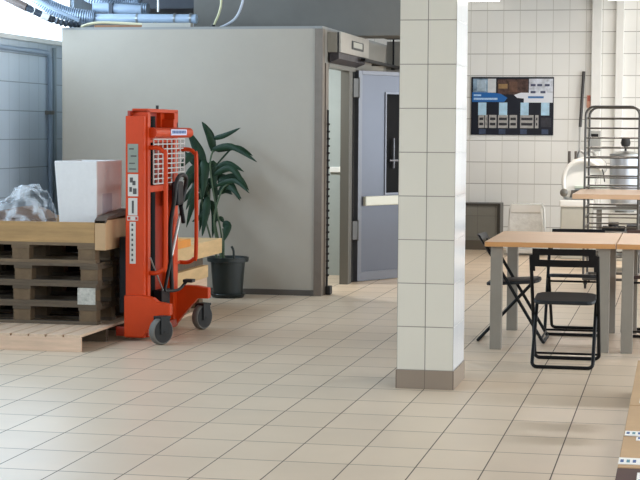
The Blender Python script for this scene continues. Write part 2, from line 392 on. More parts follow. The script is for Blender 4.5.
o = MB().box(-5.72, -5.22, 16.32, 16.38, 2.6, 2.628, 0.004).build('wood_batten', mat('brown batten', '8A6244', 0.7, noise=0.2)); tag(o, 'brown wooden batten on top of the cold room', 'batten')
o = MB().box(-5.22, -4.72, 16.3, 16.38, 2.6, 2.645, 0.004).build('cable_duct', mat('dull trunking', 'A9A59B', 0.5)); tag(o, 'pale square cable duct on top of the cold room', 'cable duct')
def cable(name, pts, r, M, label):
    o = MB().tube(pts, r, 8, smooth=8).build(name, M, None, True); tag(o, label, 'cable'); return o
cable('drooping_cable', [(-4.70, 17.0, 2.615), (-4.66, 17.0, 2.70), (-4.62, 17.0, 2.80), (-4.60, 17.0, 2.95), (-4.60, 17.0, 3.5)], 0.012, mat('yellowish cable', 'C8C39A', 0.5), 'yellowish cable rising from the cold room top')
cable('drooping_cable', [(-4.64, 16.9, 2.61), (-4.52, 16.9, 2.66), (-4.43, 16.9, 2.72), (-4.37, 16.9, 2.83), (-4.34, 16.9, 3.0), (-4.34, 16.9, 3.5)], 0.013, mat('pale cable', 'B9BCC4', 0.5), 'pale grey cable drooping beside the yellowish cable')
cable('hanging_cable', [(-5.27, 17.0, 2.80), (-5.27, 17.0, 3.1), (-5.26, 17.0, 3.5)], 0.011, white_p, 'white cable hanging above the straight white duct')
for i, (xx, yy, lab) in enumerate(((-4.90, 16.5, 'black clamp on the cold room top below the straight white duct'), (-4.72, 17.05, 'black clamp at the foot of the yellowish cable'), (-4.63, 16.8, 'black clamp at the foot of the pale grey cable'))):
    o = MB().box(xx-0.05, xx+0.05, yy-0.03, yy+0.03, 2.6, 2.625, 0.006).tube([(xx, yy, 2.62), (xx, yy, 2.655)], 0.018, 10).build('cable_clamp', rubber); tag(o, lab, 'clamp', 'clamps on the cold room top')
o = MB().box(-6.3, -5.1, 18.6, 19.6, 2.95, 3.5).build('ceiling_bulkhead', mat('navy bulkhead', '33363E', 0.6, noise=0.1)); struct(o)
# frame pipes on left wall
o = MB().tube([(-6.56, 15.0, 2.40), (-6.56, 17.25, 2.40), (-6.56, 17.31, 2.34), (-6.56, 17.31, 0.02)], 0.025, 12).build('wall_pipe', pvc, None, True); tag(o, 'pale blue-white pipe bending down the tiled left wall', 'pipe')
MB().box(-6.6, -6.53, 17.26, 17.36, 1.75, 1.79).build('clip', steel_d, o)
o = MB().tube([(-6.56, 17.44, 0.02), (-6.56, 17.44, 2.46)], 0.022, 12).build('wall_pipe', mat('grey pipe', '8E9BA2', 0.45), None, True); tag(o, 'grey vertical pipe next to the bent pipe on the left wall', 'pipe')

# ------------------------------------------------------------------ back wall fittings
struct(box('trim_7', -1.205, -1.075, 23.52, 23.6, 0, 3.5, white_p, None, 0.008))
struct(box('trim_8', -0.885, -0.78, 23.53, 23.6, 0, 3.5, white_p, None, 0.008))
for (x0, x1, lab) in ((-3.3, -2.36, 'ceiling lamp by the back wall seen just right of the pillar'), (-1.0, 0.3, 'ceiling lamp by the back wall at the right edge')):
    o = thing('ceiling_lamp', lab, 'lamp', ((x0+x1)/2, 22.9, 3.5), 0, 'ceiling lamps by the back wall')
    hw = (x1-x0)/2
    box('lamp_body', -hw, hw, -0.09, 0.09, -0.12, 0, white_p, o, 0.006)
    MB().tube([(-hw+0.03, 0, -0.15), (hw-0.03, 0, -0.15)], 0.028, 12).build('tube', lamp_white, o, True)

# poster
po = thing('poster', 'dark blue printed poster showing a row of machines on the tiled back wall', 'poster', (-2.828, 23.585, 1.555))
W_, H_ = 1.122, 0.79
box('backing', 0, W_, -0.012, 0.0145, 0, H_, mat('poster navy', '121826', 0.35, noise=0.25, nscale=6), po)
def pz(name, u0, u1, v0, v1, col, t=0.004, rough=0.35, noise=0.0, par=po, ns=12):
    return box(name, u0*W_, u1*W_, -0.012-t, -0.0115, (1-v1)*H_, (1-v0)*H_, mat('print '+col+str(noise), col, rough, noise=noise, nscale=ns), par)
pz('photo_print', 0.02, 0.3, 0.03, 0.27, '7C93A8', 0.003, noise=0.5); pz('photo_print', 0.2, 0.30, 0.03, 0.27, 'C9CDD0', 0.005, noise=0.1); pz('photo_print', 0.07, 0.18, 0.05, 0.24, 'A6B9C8', 0.006, noise=0.3)
pz('photo_print', 0.32, 0.69, 0.04, 0.3, '4E3A35', 0.003, noise=0.8, ns=18); pz('photo_print', 0.33, 0.44, 0.12, 0.2, '8F7450', 0.005, noise=0.3); pz('photo_print', 0.46, 0.56, 0.08, 0.26, '5E463A', 0.005, noise=0.5)
pz('photo_print', 0.7, 0.99, 0.03, 0.3, 'C7CCD6', 0.003, noise=0.35, ns=16)
for (u, v) in ((0.72, 0.12), (0.8, 0.12), (0.89, 0.12), (0.72, 0.24), (0.84, 0.24)): pz('photo_print', u, u+0.06, v, v+0.04, '4A4F6A', 0.006)
bl = MB().prism([(0.01*W_, 0.57*H_), (0.40*W_, 0.57*H_), (0.44*W_, 0.64*H_), (0.36*W_, 0.71*H_), (0.22*W_, 0.735*H_), (0.01*W_, 0.735*H_)], 'Y', -0.017, -0.0115).build('blue_banner', mat('banner blue', '2263A8', 0.35), po)
for (u0, u1, v0, v1) in ((0.03, 0.12, 0.30, 0.33), (0.03, 0.32, 0.36, 0.395)): pz('lettering', u0, u1, v0, v1, 'A9C6E4', 0.008, noise=0.3, ns=60)
MB().prism([(0.64*W_, 0.56*H_), (0.99*W_, 0.56*H_), (0.99*W_, 0.73*H_), (0.60*W_, 0.73*H_), (0.52*W_, 0.69*H_), (0.56*W_, 0.64*H_), (0.64*W_, 0.63*H_)], 'Y', -0.017, -0.0115).build('white_banner', mat('banner white', 'D8DCE4', 0.35), po)
pz('lettering', 0.69, 0.88, 0.33, 0.365, '3C6FA8', 0.008, noise=0.3, ns=60)
for u in (0.085, 0.34, 0.60, 0.85): pz('light_strip', u, u+0.10, 0.44, 0.66, 'A9CBE0', 0.004, noise=0.15)
for (u0, u1) in ((0.09, 0.16), (0.17, 0.2), (0.22, 0.31), (0.33, 0.45), (0.47, 0.56), (0.60, 0.76), (0.78, 0.82)):
    q = pz('machine_print', u0, u1, 0.655, 0.88, 'A5A3A0', 0.004, noise=0.3, ns=30)
    for k in range(2): pz('machine_window', u0+0.012, u1-0.012, 0.70+k*0.09, 0.745+k*0.09, '2C2D33', 0.007, par=q)
pz('machine_print', 0.85, 0.97, 0.70, 0.86, '34343C', 0.004, noise=0.3, ns=30)
for u in (0.1, 0.34, 0.6, 0.86): pz('reflection_print', u, u+0.08, 0.9, 0.985, '3E4A62', 0.004, noise=0.3)

# grey low cabinet
cb = thing('low_cabinet', 'low grey panelled cabinet against the back wall beside the pillar', 'cabinet', (-2.88, 23.18, 0))
box('panel', 0.0, 0.50, 0.02, 0.40, 0.13, 0.60, tile_mat('cabinet panel', 0, 2, 0.24, 0.29, 0.2, 0.17, 0.003, 0.003, '7D7C75', '6A6963', '696862', 0.3, 0.02, 0.05), cb)
fm = MB().box(-0.02, 0.03, 0.0, 0.41, 0.0, 0.63, 0.004).box(0.47, 0.51, 0.0, 0.41, 0.0, 0.63, 0.004).box(0.03, 0.47, 0.0, 0.41, 0.60, 0.63)
fm.build('frame', mat('dark steel frame', '4A4843', 0.4, metal=0.4), cb)
box('plinth', 0.03, 0.47, 0.01, 0.40, 0.0, 0.13, mat('plinth brown', '5E574C', 0.5), cb)
box('handle', -0.045, 0.035, -0.03, 0.0, 0.575, 0.60, white_p, cb, 0.004)

# white wrapped trolley
wt = thing('wrapped_trolley', 'white tubular trolley covered with a clear plastic sheet by the back wall', 'trolley', (-1.95, 22.5, 0))
fr = MB()
for yy in (-0.2, 0.2):
    fr.tube([(-0.235, yy, 0.03), (-0.215, yy, 0.35), (-0.20, yy, 0.60), (-0.17, yy, 0.645), (0.17, yy, 0.645), (0.20, yy, 0.60), (0.215, yy, 0.35), (0.235, yy, 0.03)], 0.016, 10)
for sx in (-0.235, 0.235): fr.tube([(sx, -0.2, 0.1), (sx, 0.2, 0.1)], 0.012, 8)
fr.build('frame', white_e, wt, True)
box('base_tray', -0.23, 0.23, -0.215, 0.21, 0.03, 0.085, white_p, wt, 0.006)
ps = MB()
ps.box(-0.205, 0.205, -0.225, -0.215, 0.22, 0.66); ps.box(-0.19, 0.19, -0.22, 0.22, 0.655, 0.665)
ps.box(-0.18, 0.18, -0.18, 0.18, 0.32, 0.55)
sh = ps.build('plastic_sheet', mat('milky plastic', 'E2E4E2', 0.25, noise=0.12, nscale=9, bump=0.8), wt)
box('top_band', -0.19, 0.19, -0.235, -0.225, 0.56, 0.665, white_e, wt, 0.004)

# white dough mixer
mx = thing('dough_mixer', 'white bakery mixer with rounded body standing behind the tray rack', 'mixer', (-1.30, 22.0, 0))
box('base', -0.17, 0.22, -0.22, 0.28, 0.0, 0.66, mat('mixer base grey-white', 'B9B8AE', 0.35, noise=0.04), mx, 0.02)
box('base_top', -0.185, 0.24, -0.24, 0.3, 0.66, 0.75, white_e, mx, 0.02)
bd = MB()
P = [(-0.15, 0.75), (-0.16, 1.0), (-0.13, 1.16), (-0.04, 1.25), (0.12, 1.30), (0.30, 1.285), (0.38, 1.22), (0.39, 1.12), (0.33, 1.06), (0.26, 1.02), (0.24, 0.88), (0.24, 0.75)]
bd.prism(P, 'Y', -0.12, 0.24); b_ = bd.build('body', white_e, mx); md = b_.modifiers.new('b', 'BEVEL'); md.width = 0.035; md.segments = 4
MB().tube([(-0.12, -0.15, 0.80), (-0.14, -0.16, 1.02), (-0.08, -0.17, 1.17), (0.06, -0.17, 1.24), (0.22, -0.17, 1.22), (0.33, -0.17, 1.13)], 0.028, 14, smooth=5).build('guard_arm', white_e, mx, True)
MB().lathe([(0.03, -0.05), (0.05, -0.04), (0.05, 0.04), (0.03, 0.05)], (-0.13, -0.2, 0.84), 20, 'Y').build('pivot_cap', steel_d, mx, True)
MB().prism([(-0.06, 0.78), (0.2, 0.78), (0.24, 0.83), (0.2, 0.87), (-0.04, 0.87)], 'Y', -0.2, -0.12).build('vent', dark_trim, mx)
box('lid_rim', 0.0, 0.40, -0.22, 0.1, 0.895, 0.925, mat('pale green rim', 'B9C6BA', 0.4), mx, 0.006)
for xx in (-0.08, 0.0): MB().tube([(xx, -0.05, 1.2), (xx, -0.05, 1.36)], 0.018, 10).build('knob', dark_trim, mx, True)
MB().tube([(0.32, -0.14, 1.16), (0.35, -0.16, 1.10), (0.37, -0.16, 0.98)], 0.008, 8, smooth=4).build('cable', rubber, mx, True)
box('control_box', 0.16, 0.30, 0.1, 0.2, 1.36, 1.62, mat('control grey', '8F918E', 0.4), mx, 0.008)
box('display', 0.18, 0.27, 0.09, 0.1, 1.54, 1.58, black_p, mx)
MB().tube([(0.22, 0.15, 1.25), (0.22, 0.15, 1.4)], 0.02).build('post', steel, mx)
MB().tube([(0.02, 0.0, 1.25), (0.05, 0.0, 1.36), (0.12, 0.0, 1.33), (0.2, 0, 1.36), (0.27, 0, 1.28)], 0.02, 10, smooth=4).build('lever', steel, mx, True)

# steel bowl machine right of it
bw = thing('steel_bowl_machine', 'stainless bowl machine with a black knob on its lid behind the rack', 'mixer', (-0.68, 21.9, 0))
MB().lathe([(0.14, 0.62), (0.17, 0.68), (0.19, 0.95), (0.19, 1.30)], (0,0,0), 36).build('bowl', mat('soft steel', 'B4BAC2', 0.32, metal=0.6, noise=0.06), bw, True)
MB().lathe([(0.20, 1.30), (0.195, 1.33), (0.12, 1.355), (0.03, 1.37)], (0,0,0), 36).build('lid', steel, bw, True)
MB().lathe([(0.014, 1.37), (0.014, 1.42), (0.05, 1.43), (0.062, 1.47), (0.05, 1.52), (0.02, 1.535)], (0,0,0), 20).build('lid_knob', rubber, bw, True)
MB().box(-0.19, 0.24, -0.22, 0.22, 0.0, 0.60, 0.02).build('base', mat('machine base', 'B7B6AC', 0.4), bw)
MB().tube([(0, 0, 0.58), (0, 0, 0.64)], 0.12, 20).build('neck', steel_d, bw)

# steel worktable with shelf
wb = thing('steel_worktable', 'low stainless worktable with dark items on its shelf behind the tray rack', 'worktable', (-0.2, 20.3, 0))
box('top', -0.78, 0.9, -0.3, 0.3, 0.71, 0.745, mat('worktop steel', 'A9AAA6', 0.3, metal=0.6), wb)
box('shelf', -0.74, 0.86, -0.26, 0.26, 0.44, 0.465, steel_d, wb)
box('shelf', -0.74, 0.86, -0.26, 0.26, 0.16, 0.185, steel_d, wb)
for sx in (-0.74, 0.82):
    for sy in (-0.26, 0.22): box('leg', sx, sx+0.04, sy, sy+0.04, 0, 0.71, steel_d, wb)
o = MB().box(-0.88, -0.62, 20.12, 20.35, 0.465, 0.51, 0.01).tube([(-0.75, 20.2, 0.51), (-0.75, 20.2, 0.56)], 0.06, 16).build('black_pan', rubber); tag(o, 'small black pan on the worktable shelf', 'pan')
o = MB().box(-0.6, 0.2, 20.1, 20.35, 0.465, 0.53, 0.01).build('baking_tray', mat('dark tray', '33312F', 0.4, metal=0.4)); tag(o, 'dark baking tray on the worktable shelf', 'tray')
o = MB().box(-0.72, -0.1, 20.06, 20.5, 0.745, 0.775, 0.008).build('baking_tray', steel_d); tag(o, 'grey baking tray on the worktable top', 'tray')

# leaning tool and tag on back wall
o = thing('floor_squeegee', 'dark handled pole leaning against the tiled back wall beside the white trunking', 'squeegee', (-1.34, 23.4, 0))
MB().tube([(-0.03, -0.02, 0.03), (-0.005, 0.05, 1.0), (0.0, 0.12, 1.68)], 0.012, 10).build('pole', mat('pole grey', 'A8A8A4', 0.4), o, True)
MB().tube([(0.0, 0.12, 1.67), (0.035, 0.165, 2.42)], 0.022, 10).build('grip', mat('dark grip', '3C3B3A', 0.5), o, True)
box('blade', -0.17, 0.12, -0.05, 0.0, 0.0, 0.06, rubber, o)
o = MB().box(-1.262, -1.212, 23.575, 23.6, 1.93, 2.1, 0.004).build('wall_tag', mat('salmon tag', 'D9A48C', 0.6, noise=0.2, nscale=30)); tag(o, 'small reddish-orange tag on the tiles beside the white trunking', 'tag')
box('stripe', -1.25, -1.212, 23.57, 23.576, 2.02, 2.09, mat('tag red', 'C06A5A', 0.6), o)

# ------------------------------------------------------------------ tray rack
rk = thing('tray_rack', 'grey steel tray rack with many rails behind the raised bench', 'rack', (-0.685, 17.72, 0))
def hoop(y):
    hw, zt, rr = 0.27, 1.86, 0.09
    pts = [(-hw, y, 0.10), (-hw, y, zt-rr)]
    for k in range(1, 6):
        a = math.pi - k*math.pi/12; pts.append((-hw+rr+rr*math.cos(a), y, zt-rr+rr*math.sin(a)))
    pts += [(-hw+rr, y, zt), (hw-rr, y, zt)]
    for k in range(1, 6):
        a = math.pi/2 - k*math.pi/12; pts.append((hw-rr+rr*math.cos(a), y, zt-rr+rr*math.sin(a)))
    pts += [(hw, y, zt-rr), (hw, y, 0.10)]
    return MB().tube(pts, 0.0125, 10)
for yy in (0.0, 0.78): hoop(yy).build('upright_frame', rack_m, rk, True)
for k in range(15):
    z = 0.33 + k*0.101
    r = MB(); r.tube([(-0.27, 0.78, z), (0.27, 0.78, z)], 0.009, 8)
    for sx in (-0.27, 0.27): r.box(sx-0.012 if sx > 0 else sx-0.003, sx+0.003 if sx > 0 else sx+0.012, 0.0, 0.78, z-0.004, z+0.004)
    r.tube([(-0.27, 0.0, z), (0.27, 0.0, z)], 0.007, 8)
    r.build('tray_rail', rack_m, rk)
bs = MB(); bs.tube([(-0.27, 0, 0.10), (0.27, 0, 0.10), (0.27, 0.78, 0.10), (-0.27, 0.78, 0.10)], 0.014, 8, closed=True); bs.build('base_frame', rack_m, rk)
for sx in (-0.25, 0.25):
    for sy in (0.02, 0.76):
        MB().lathe([(0.03, -0.012), (0.04, -0.008), (0.04, 0.008), (0.03, 0.012)], (sx, sy, 0.04), 18, 'X').box(sx-0.018, sx+0.018, sy-0.012, sy+0.012, 0.045, 0.098).build('castor', rubber, rk, True)

# raised bench behind table
rb = thing('high_bench', 'high wooden bench at the right edge in front of the tray rack', 'bench', (0.1, 16.0, 0))
MB().box(-1.075, 1.0, 0, 1.45, 0.985, 1.03, 0.004).build('tabletop', beech, rb)
for sx in (-0.1, 0.8):
    for sy in (0.1, 1.27): box('leg', sx, sx+0.08, sy, sy+0.08, 0, 0.985, grey_leg, rb)

# ------------------------------------------------------------------ tables
def table(x0, x1, label):
    t = thing('dining_table', label, 'table', (x0, 12.52, 0), 0, 'beech tables pushed together')
    w_ = x1-x0; zt = 0.797; D = 1.40
    MB().box(0, w_, 0, D, zt-0.036, zt, 0.003).build('tabletop', beech, t)
    box('edge_band', 0.003, w_-0.003, -0.004, 0.001, zt-0.035, zt-0.001, beech_e, t)
    for (lx, ly) in ((0.04, 0.05), (w_-0.125, 0.05), (0.04, 1.30), (w_-0.125, 1.30)):
        MB().box(lx, lx+0.083, ly, ly+0.083, 0, zt-0.036, 0.003).build('leg', grey_leg, t)
    ap = MB().box(0.08, w_-0.08, 0.075, 0.095, zt-0.085, zt-0.036)
    return t
table(-1.392, -0.447, 'beech topped table with grey legs, the left one of the two')
table(-0.441, 0.504, 'beech topped table cut off by the right edge of the photo')

# ------------------------------------------------------------------ folding chairs (facing +Y, backrest at -Y)
def make_chair(label, backm=black_p, seatm=black_pd, loc=(0,0,0), rz=0):
    t = thing('folding_chair', label, 'chair', loc, rz, 'black folding chairs at the beech table')
    hw = 0.224; r = 0.0125
    # frame A: backrest top down to the front foot bar
    def rr(x, y0, z0, y1, z1):  # U frame with rounded bottom corners
        dv = Vector((0, y1-y0, z1-z0)).normalized(); rad = 0.035
        bot = Vector((0, y1, z1)); pts = [Vector((-x, y0, z0))]
        for k in range(5):
            a = k*math.pi/8
            pts.append(bot + Vector((-x+rad-rad*math.cos(a), 0, 0)) - dv*(rad-rad*math.sin(a)))
        for k in range(4, -1, -1):
            a = k*math.pi/8
            pts.append(bot + Vector((x-rad+rad*math.cos(a), 0, 0)) - dv*(rad-rad*math.sin(a)))
        pts.append(Vector((x, y0, z0))); return pts
    MB().tube(rr(hw, -0.205, 0.76, 0.25, 0.0115), r, 10).build('back_frame', black_m, t, True)
    MB().tube(rr(hw-0.02, 0.15, 0.45, -0.25, 0.0115), r, 10).build('seat_frame', black_m, t, True)
    MB().tube([(-hw+0.02, 0.12, 0.42), (hw-0.02, 0.12, 0.42)], 0.008, 8).build('stretcher', black_m, t, True); MB().tube([(-hw, 0.235, 0.045), (hw, 0.235, 0.045)], 0.008, 8).build('foot_bar', black_m, t, True)
    # seat
    s = MB(); n = 10; T = []
    prof = [(-0.19, 0.16), (-0.175, 0.19), (-0.13, 0.207), (0.0, 0.209), (0.13, 0.207), (0.18, 0.18), (0.205, 0.12), (0.21, 0.06)]
    poly = [(-w_, y) for y, w_ in prof] + [(w_, y) for y, w_ in reversed(prof)]
    s.prism(poly, 'Z', 0.0, 0.026); so = s.build('seat', seatm, t); so.location = (0, 0, 0.443); so.rotation_euler = (math.radians(4), 0, 0)
    md = so.modifiers.new('b', 'BEVEL'); md.width = 0.009; md.segments = 3; md.limit_method = 'ANGLE'
    # backrest: curved panel with a long slot (two bands joined at the ends)
    b = MB()
    def band(z0, z1, xa, xb, N=14):
        ring = []
        for k in range(N+1):
            x = xa + (xb-xa)*k/N; cy = -0.20 - 0.03*(1-(x/hw)**2)
            for zz in (z0, z1):
                yo = cy - (zz-0.74)*0.6
                ring.append((x, yo, zz))
        vf = [b.bm.verts.new((x, y-0.008, z)) for x, y, z in ring]; vb = [b.bm.verts.new((x, y+0.008, z)) for x, y, z in ring]
        for k in range(N):
            i = 2*k
            b.bm.faces.new((vf[i], vf[i+2], vf[i+3], vf[i+1])); b.bm.faces.new((vb[i], vb[i+1], vb[i+3], vb[i+2]))
            b.bm.faces.new((vf[i], vb[i], vb[i+2], vf[i+2])); b.bm.faces.new((vf[i+1], vf[i+3], vb[i+3], vb[i+1]))
        b.bm.faces.new((vf[0], vf[1], vb[1], vb[0])); b.bm.faces.new((vf[-1], vf[-2], vb[-2], vb[-1]))
    band(0.77, 0.815, -0.212, 0.212); band(0.688, 0.737, -0.226, 0.226)
    band(0.737, 0.77, -0.22, -0.165, 3); band(0.737, 0.77, 0.165, 0.22, 3)
    band(0.655, 0.688, -0.232, -0.198, 3); band(0.655, 0.688, 0.198, 0.232, 3)
    b.build('backrest', backm, t, True)
    return t
cA = make_chair('black folding chair nearest, its back to the camera at the table front', loc=(-0.758, 11.88, 0))
dup(cA, (-1.24, 13.2, 0), -math.pi/2, 'black folding chair seen side on at the left end of the table')
dup(cA, (-0.80, 13.80, 0), math.pi, 'black folding chair behind the table facing the camera')
make_chair('dark brown folding chair behind the table at the right edge', brown_b, mat('brown seat', '4A3A38', 0.45), (-0.20, 13.82, 0), math.pi)

# ------------------------------------------------------------------ cardboard boxes, bottom right
def carton(x, y0, y1, z1, label, lab, M=card):
    t = thing('cardboard_box', label, 'box', (x, y0, 0), 0, 'cartons in a row at the right edge')
    D = y1-y0
    MB().box(0, 0.42, 0, D, 0, z1, 0.004).build('carton', M, t)
    box('tape', 0.18, 0.24, 0.002, D-0.002, z1-0.001, z1+0.0015, mat('packing tape', 'B59468', 0.3), t)
    for (u0, u1, v0, v1) in lab:
        q = box('paper_label', u0, u1, v0, v1, z1-0.001, z1+0.003, white_p, t)
        for k in range(3): box('print_mark', u0+0.008+k*0.026, u0+0.022+k*0.026, v0+0.035, v0+0.035+(v1-v0)*0.4, z1+0.003, z1+0.0045, ink_b if k != 1 else mat('teal print', '3E8090', 0.5), q)
    return t
cx = -0.235
carton(cx, 6.72, 7.22, 0.2, 'dark brown carton, the nearest at the bottom right corner', [(0.085, 0.3, 0.1, 0.4)], card_d)
carton(cx, 7.24, 7.98, 0.2, 'tan carton with a large white label, next to the dark one', [(0.0, 0.2, 0.06, 0.2), (0.06, 0.25, 0.64, 0.73)])
carton(cx, 8.0, 8.9, 0.2, 'tan carton third from the front of the row', [(0.005, 0.2, 0.0, 0.12)])
carton(cx, 8.92, 10.7, 0.2, 'long tan carton at the far end of the row', [(0.05, 0.2, 0.07, 0.22)])

# ------------------------------------------------------------------ pallets
def pallet(name, loc, L_, D_, label, M, MBk, hb=0.155, group=None, nboards=5):
    t = thing(name, label, 'pallet', loc, 0, group)
    bt = 0.024; hblk = hb - 3*bt
    # deck boards run along X
    wd = 0.135; gaps = (D_ - nboards*wd)/(nboards-1)
    for k in range(nboards):
        y = k*(wd+gaps); j = R.uniform(-0.004, 0.004)
        MB().box(j, L_+j, y, y+wd, hb-bt, hb, 0.002).build('deck_board', M, t)
    for x in (0.0, (L_-0.145)/2, L_-0.145):
        MB().box(x, x+0.145, 0, D_, hb-2*bt, hb-bt, 0.002).build('cross_board', M, t)
        for y in (0.0, (D_-0.10)/2, D_-0.10):
            MB().box(x+0.004, x+0.141, y+0.004, y+0.1, bt, hb-2*bt, 0.003).build('block', MBk, t)
    for y in (0.0, (D_-0.10)/2, D_-0.10):
        MB().box(0, L_, y, y+0.1, 0, bt, 0.002).build('bottom_board', M, t)
    return t
# bottom light pallet (boards run along Y)
lp = thing('low_pallet', 'pale new pallet lying on the floor under the dark stack', 'pallet', (-5.39, 11.65, 0))
MB().box(0, 1.203, 0, 0.022, 0.0, 0.103, 0.002).build('fascia_board', wood_l, lp)
for k in range(9):
    x = k*0.134; MB().box(x+0.004, x+0.124+0.001*(k % 3), 0, 1.4, 0.103, 0.122, 0.002).build('deck_board', wood_ly, lp)
for y in (0.62, 1.36): MB().box(0.02, 1.18, y, y+0.04, 0.0, 0.103).build('bearer', wood_d, lp)
zs = 0.122
labs = ['dark weathered pallet, lowest of the dark stack', 'dark weathered pallet with a white paper label on its corner block', 'dark weathered pallet, third from the bottom of the dark stack', 'dark weathered pallet, topmost of the dark stack under the pine collar']
for k in range(4):
    xo = -5.485 + (0.0, 0.0, 0.012, -0.008)[k]
    P_ = pallet('wooden_pallet', (xo, 12.27, zs), 1.2, 0.8, labs[k], wood_d if k < 3 else mat('browner pallet', '6B5842', 0.8, noise=0.25, nscale=3, stretch=(1, 6, 6), bump=0.2), wood_d2, 0.1555, 'stacked dark pallets')
    if k == 1:
        box('paper_label', 1.05, 1.19, -0.006, 0.002, 0.0, 0.125, mat('mottled label', 'B5B1A6', 0.7, noise=0.3, nscale=30), P_)
    zs += 0.1555
bk = thing('gap_darkener', 'added black block darkening the view through the gaps of the dark pallet stack', 'dark block', (-6.1, 13.12, 0))
MB().box(0, 1.58, 0, 0.55, 0.13, 0.76, 0.02).build('load', mat('gap black', '0C0C0D', 0.7, noise=0.2, bump=0.4, spec=0.1), bk)  # made-up block added behind the stack to darken its gaps
MB().box(0, 1.58, 0.0, 0.55, 0.0, 0.13, 0.004).build('base_board', wood_d, bk)
# collar
col = thing('pallet_collar', 'honey pine collar frame on top of the dark pallet stack', 'pallet collar', (-5.49, 12.27, zs))
MB().box(0, 1.19, 0, 0.022, 0.0, 0.155, 0.002).build('front_board', wood_o, col)
MB().box(0, 1.19, 0.778, 0.8, 0.0, 0.165, 0.002).build('back_board', wood_o, col)
MB().box(0, 0.022, 0.022, 0.778, 0.0, 0.155, 0.002).build('side_board', wood_o, col)
MB().box(1.17, 1.19, 0.022, 0.778, 0.0, 0.155, 0.002).build('side_board', wood_l, col)
MB().box(0.022, 1.168, 0.022, 0.778, 0.0, 0.02).build('bottom_sheet', wood_l, col)
# cardboard carton hooked in the collar corner
fl = thing('open_carton', 'open tan carton with a dark folded flap between white box and stacker', 'carton', (-4.296, 12.262, 0.69))
MB().box(0, 0.085, 0, 0.5, 0.0, 0.225, 0.004).build('side_panel', card, fl)
MB().prism([(0.0, 0.205), (0.0, 0.225), (0.05, 0.25), (0.6, 0.29), (0.6, 0.25), (0.05, 0.232)], 'X', -0.002, 0.088).build('flap', mat('dark flap', '5A4C40', 0.7, noise=0.15), fl)
box('edge_panel', 0.0, 0.08, 0.505, 0.62, 0.0, 0.25, card_b, fl)
# polystyrene box
zc = zs + 0.02
wb_ = thing('polystyrene_box', 'tall white polystyrene box standing in the pine collar', 'box', (-4.645, 12.44, zc))
pm = MB(); H1 = 1.335 - zc + 0.02
pts_b = [(0.01, 0), (0.305, 0), (0.305, 0.58), (0.01, 0.58)]; pts_t = [(-0.035, -0.01), (0.308, -0.01), (0.308, 0.59), (-0.035, 0.59)]
A_ = [pm.bm.verts.new((x, y, 0)) for x, y in pts_b]; B_ = [pm.bm.verts.new((x, y, H1)) for x, y in pts_t]
I_ = [pm.bm.verts.new((x*0.86+0.02, y*0.86+0.03, H1)) for x, y in pts_t]; J_ = [pm.bm.verts.new((x*0.86+0.02, y*0.86+0.03, 0.05)) for x, y in pts_b]
pm.bm.faces.new(A_[::-1]); pm.bm.faces.new(J_)
for k in range(4):
    q = (k+1) % 4
    pm.bm.faces.new((A_[k], A_[q], B_[q], B_[k])); pm.bm.faces.new((B_[k], B_[q], I_[q], I_[k])); pm.bm.faces.new((I_[k], I_[q], J_[q], J_[k]))
bo = pm.build('shell', poly, wb_); md = bo.modifiers.new('b', 'BEVEL'); md.width = 0.008; md.segments = 3
box('side_label', 0.306, 0.3095, 0.12, 0.34, 0.14, 0.34, mat('grey print', 'B9B3B8', 0.7, noise=0.1), wb_)
# cardboard remnants and crumpled film
o = MB().box(-5.45, -4.82, 12.42, 12.85, zc, zc+0.14, 0.006).build('flat_carton', card_b); tag(o, 'flattened brown carton under the crumpled plastic film', 'carton')
o.rotation_euler = (0, 0, 0)
o = MB().prism([(-5.3, zc+0.142), (-4.78, zc+0.142), (-4.86, zc+0.20), (-4.98, zc+0.235), (-5.2, zc+0.19)], 'Y', 12.5, 12.8).build('folded_cardboard', card_b); tag(o, 'folded brown cardboard piece wrapped in plastic film', 'cardboard')
film = bmesh.new(); NX, NY = 46, 22
def fz(x, y):
    base = 0.10 + 0.24*math.exp(-((x+4.93)/0.16)**2) + 0.12*math.exp(-((x+5.3)/0.2)**2) + 0.03
    e = min(1, max(0, (-4.69 - x)/0.11)) ; f = min(1, max(0, (y-12.33)/0.10)); return zc + 0.012 + (base*e*min(1, 0.15+f))
rn = random.Random(3); gridv = []
for j in range(NY):
    row = []
    for i in range(NX):
        x = -5.46 + 0.775*i/(NX-1); y = 12.32 + 0.40*j/(NY-1)
        z = fz(x, y) + rn.uniform(-0.006, 0.020) + 0.012*math.sin(i*1.3+j*0.9)*math.sin(j*1.1-i*0.4)
        row.append(film.verts.new((x+rn.uniform(-0.006, 0.006), y, max(zc+0.005, z))))
    gridv.append(row)
for j in range(NY-1):
    for i in range(NX-1): film.faces.new((gridv[j][i], gridv[j][i+1], gridv[j+1][i+1], gridv[j+1][i]))
fm_ = MB(); fm_.bm.free(); fm_.bm = film
filmM = bpy.data.materials.new('clear film'); filmM.use_nodes = True; nt = filmM.node_tree
pb = nt.nodes['Principled BSDF']; pb.inputs['Base Color'].default_value = (0.8, 0.85, 0.9, 1); pb.inputs['Roughness'].default_value = 0.16
tb = nt.nodes.new('ShaderNodeBsdfTransparent'); ms = nt.nodes.new('ShaderNodeMixShader'); tcn = nt.nodes.new('ShaderNodeTexCoord'); nz = nt.nodes.new('ShaderNodeTexNoise'); nz.inputs['Scale'].default_value = 9
cmr = nt.nodes.new('ShaderNodeMapRange'); cmr.inputs[1].default_value = 0.42; cmr.inputs[2].default_value = 0.6; cmr.inputs[3].default_value = 0.04; cmr.inputs[4].default_value = 0.4
nt.links.new(tcn.outputs['Object'], nz.inputs[0]); nt.links.new(nz.outputs[0], cmr.inputs[0]); nt.links.new(cmr.outputs[0], ms.inputs[0])
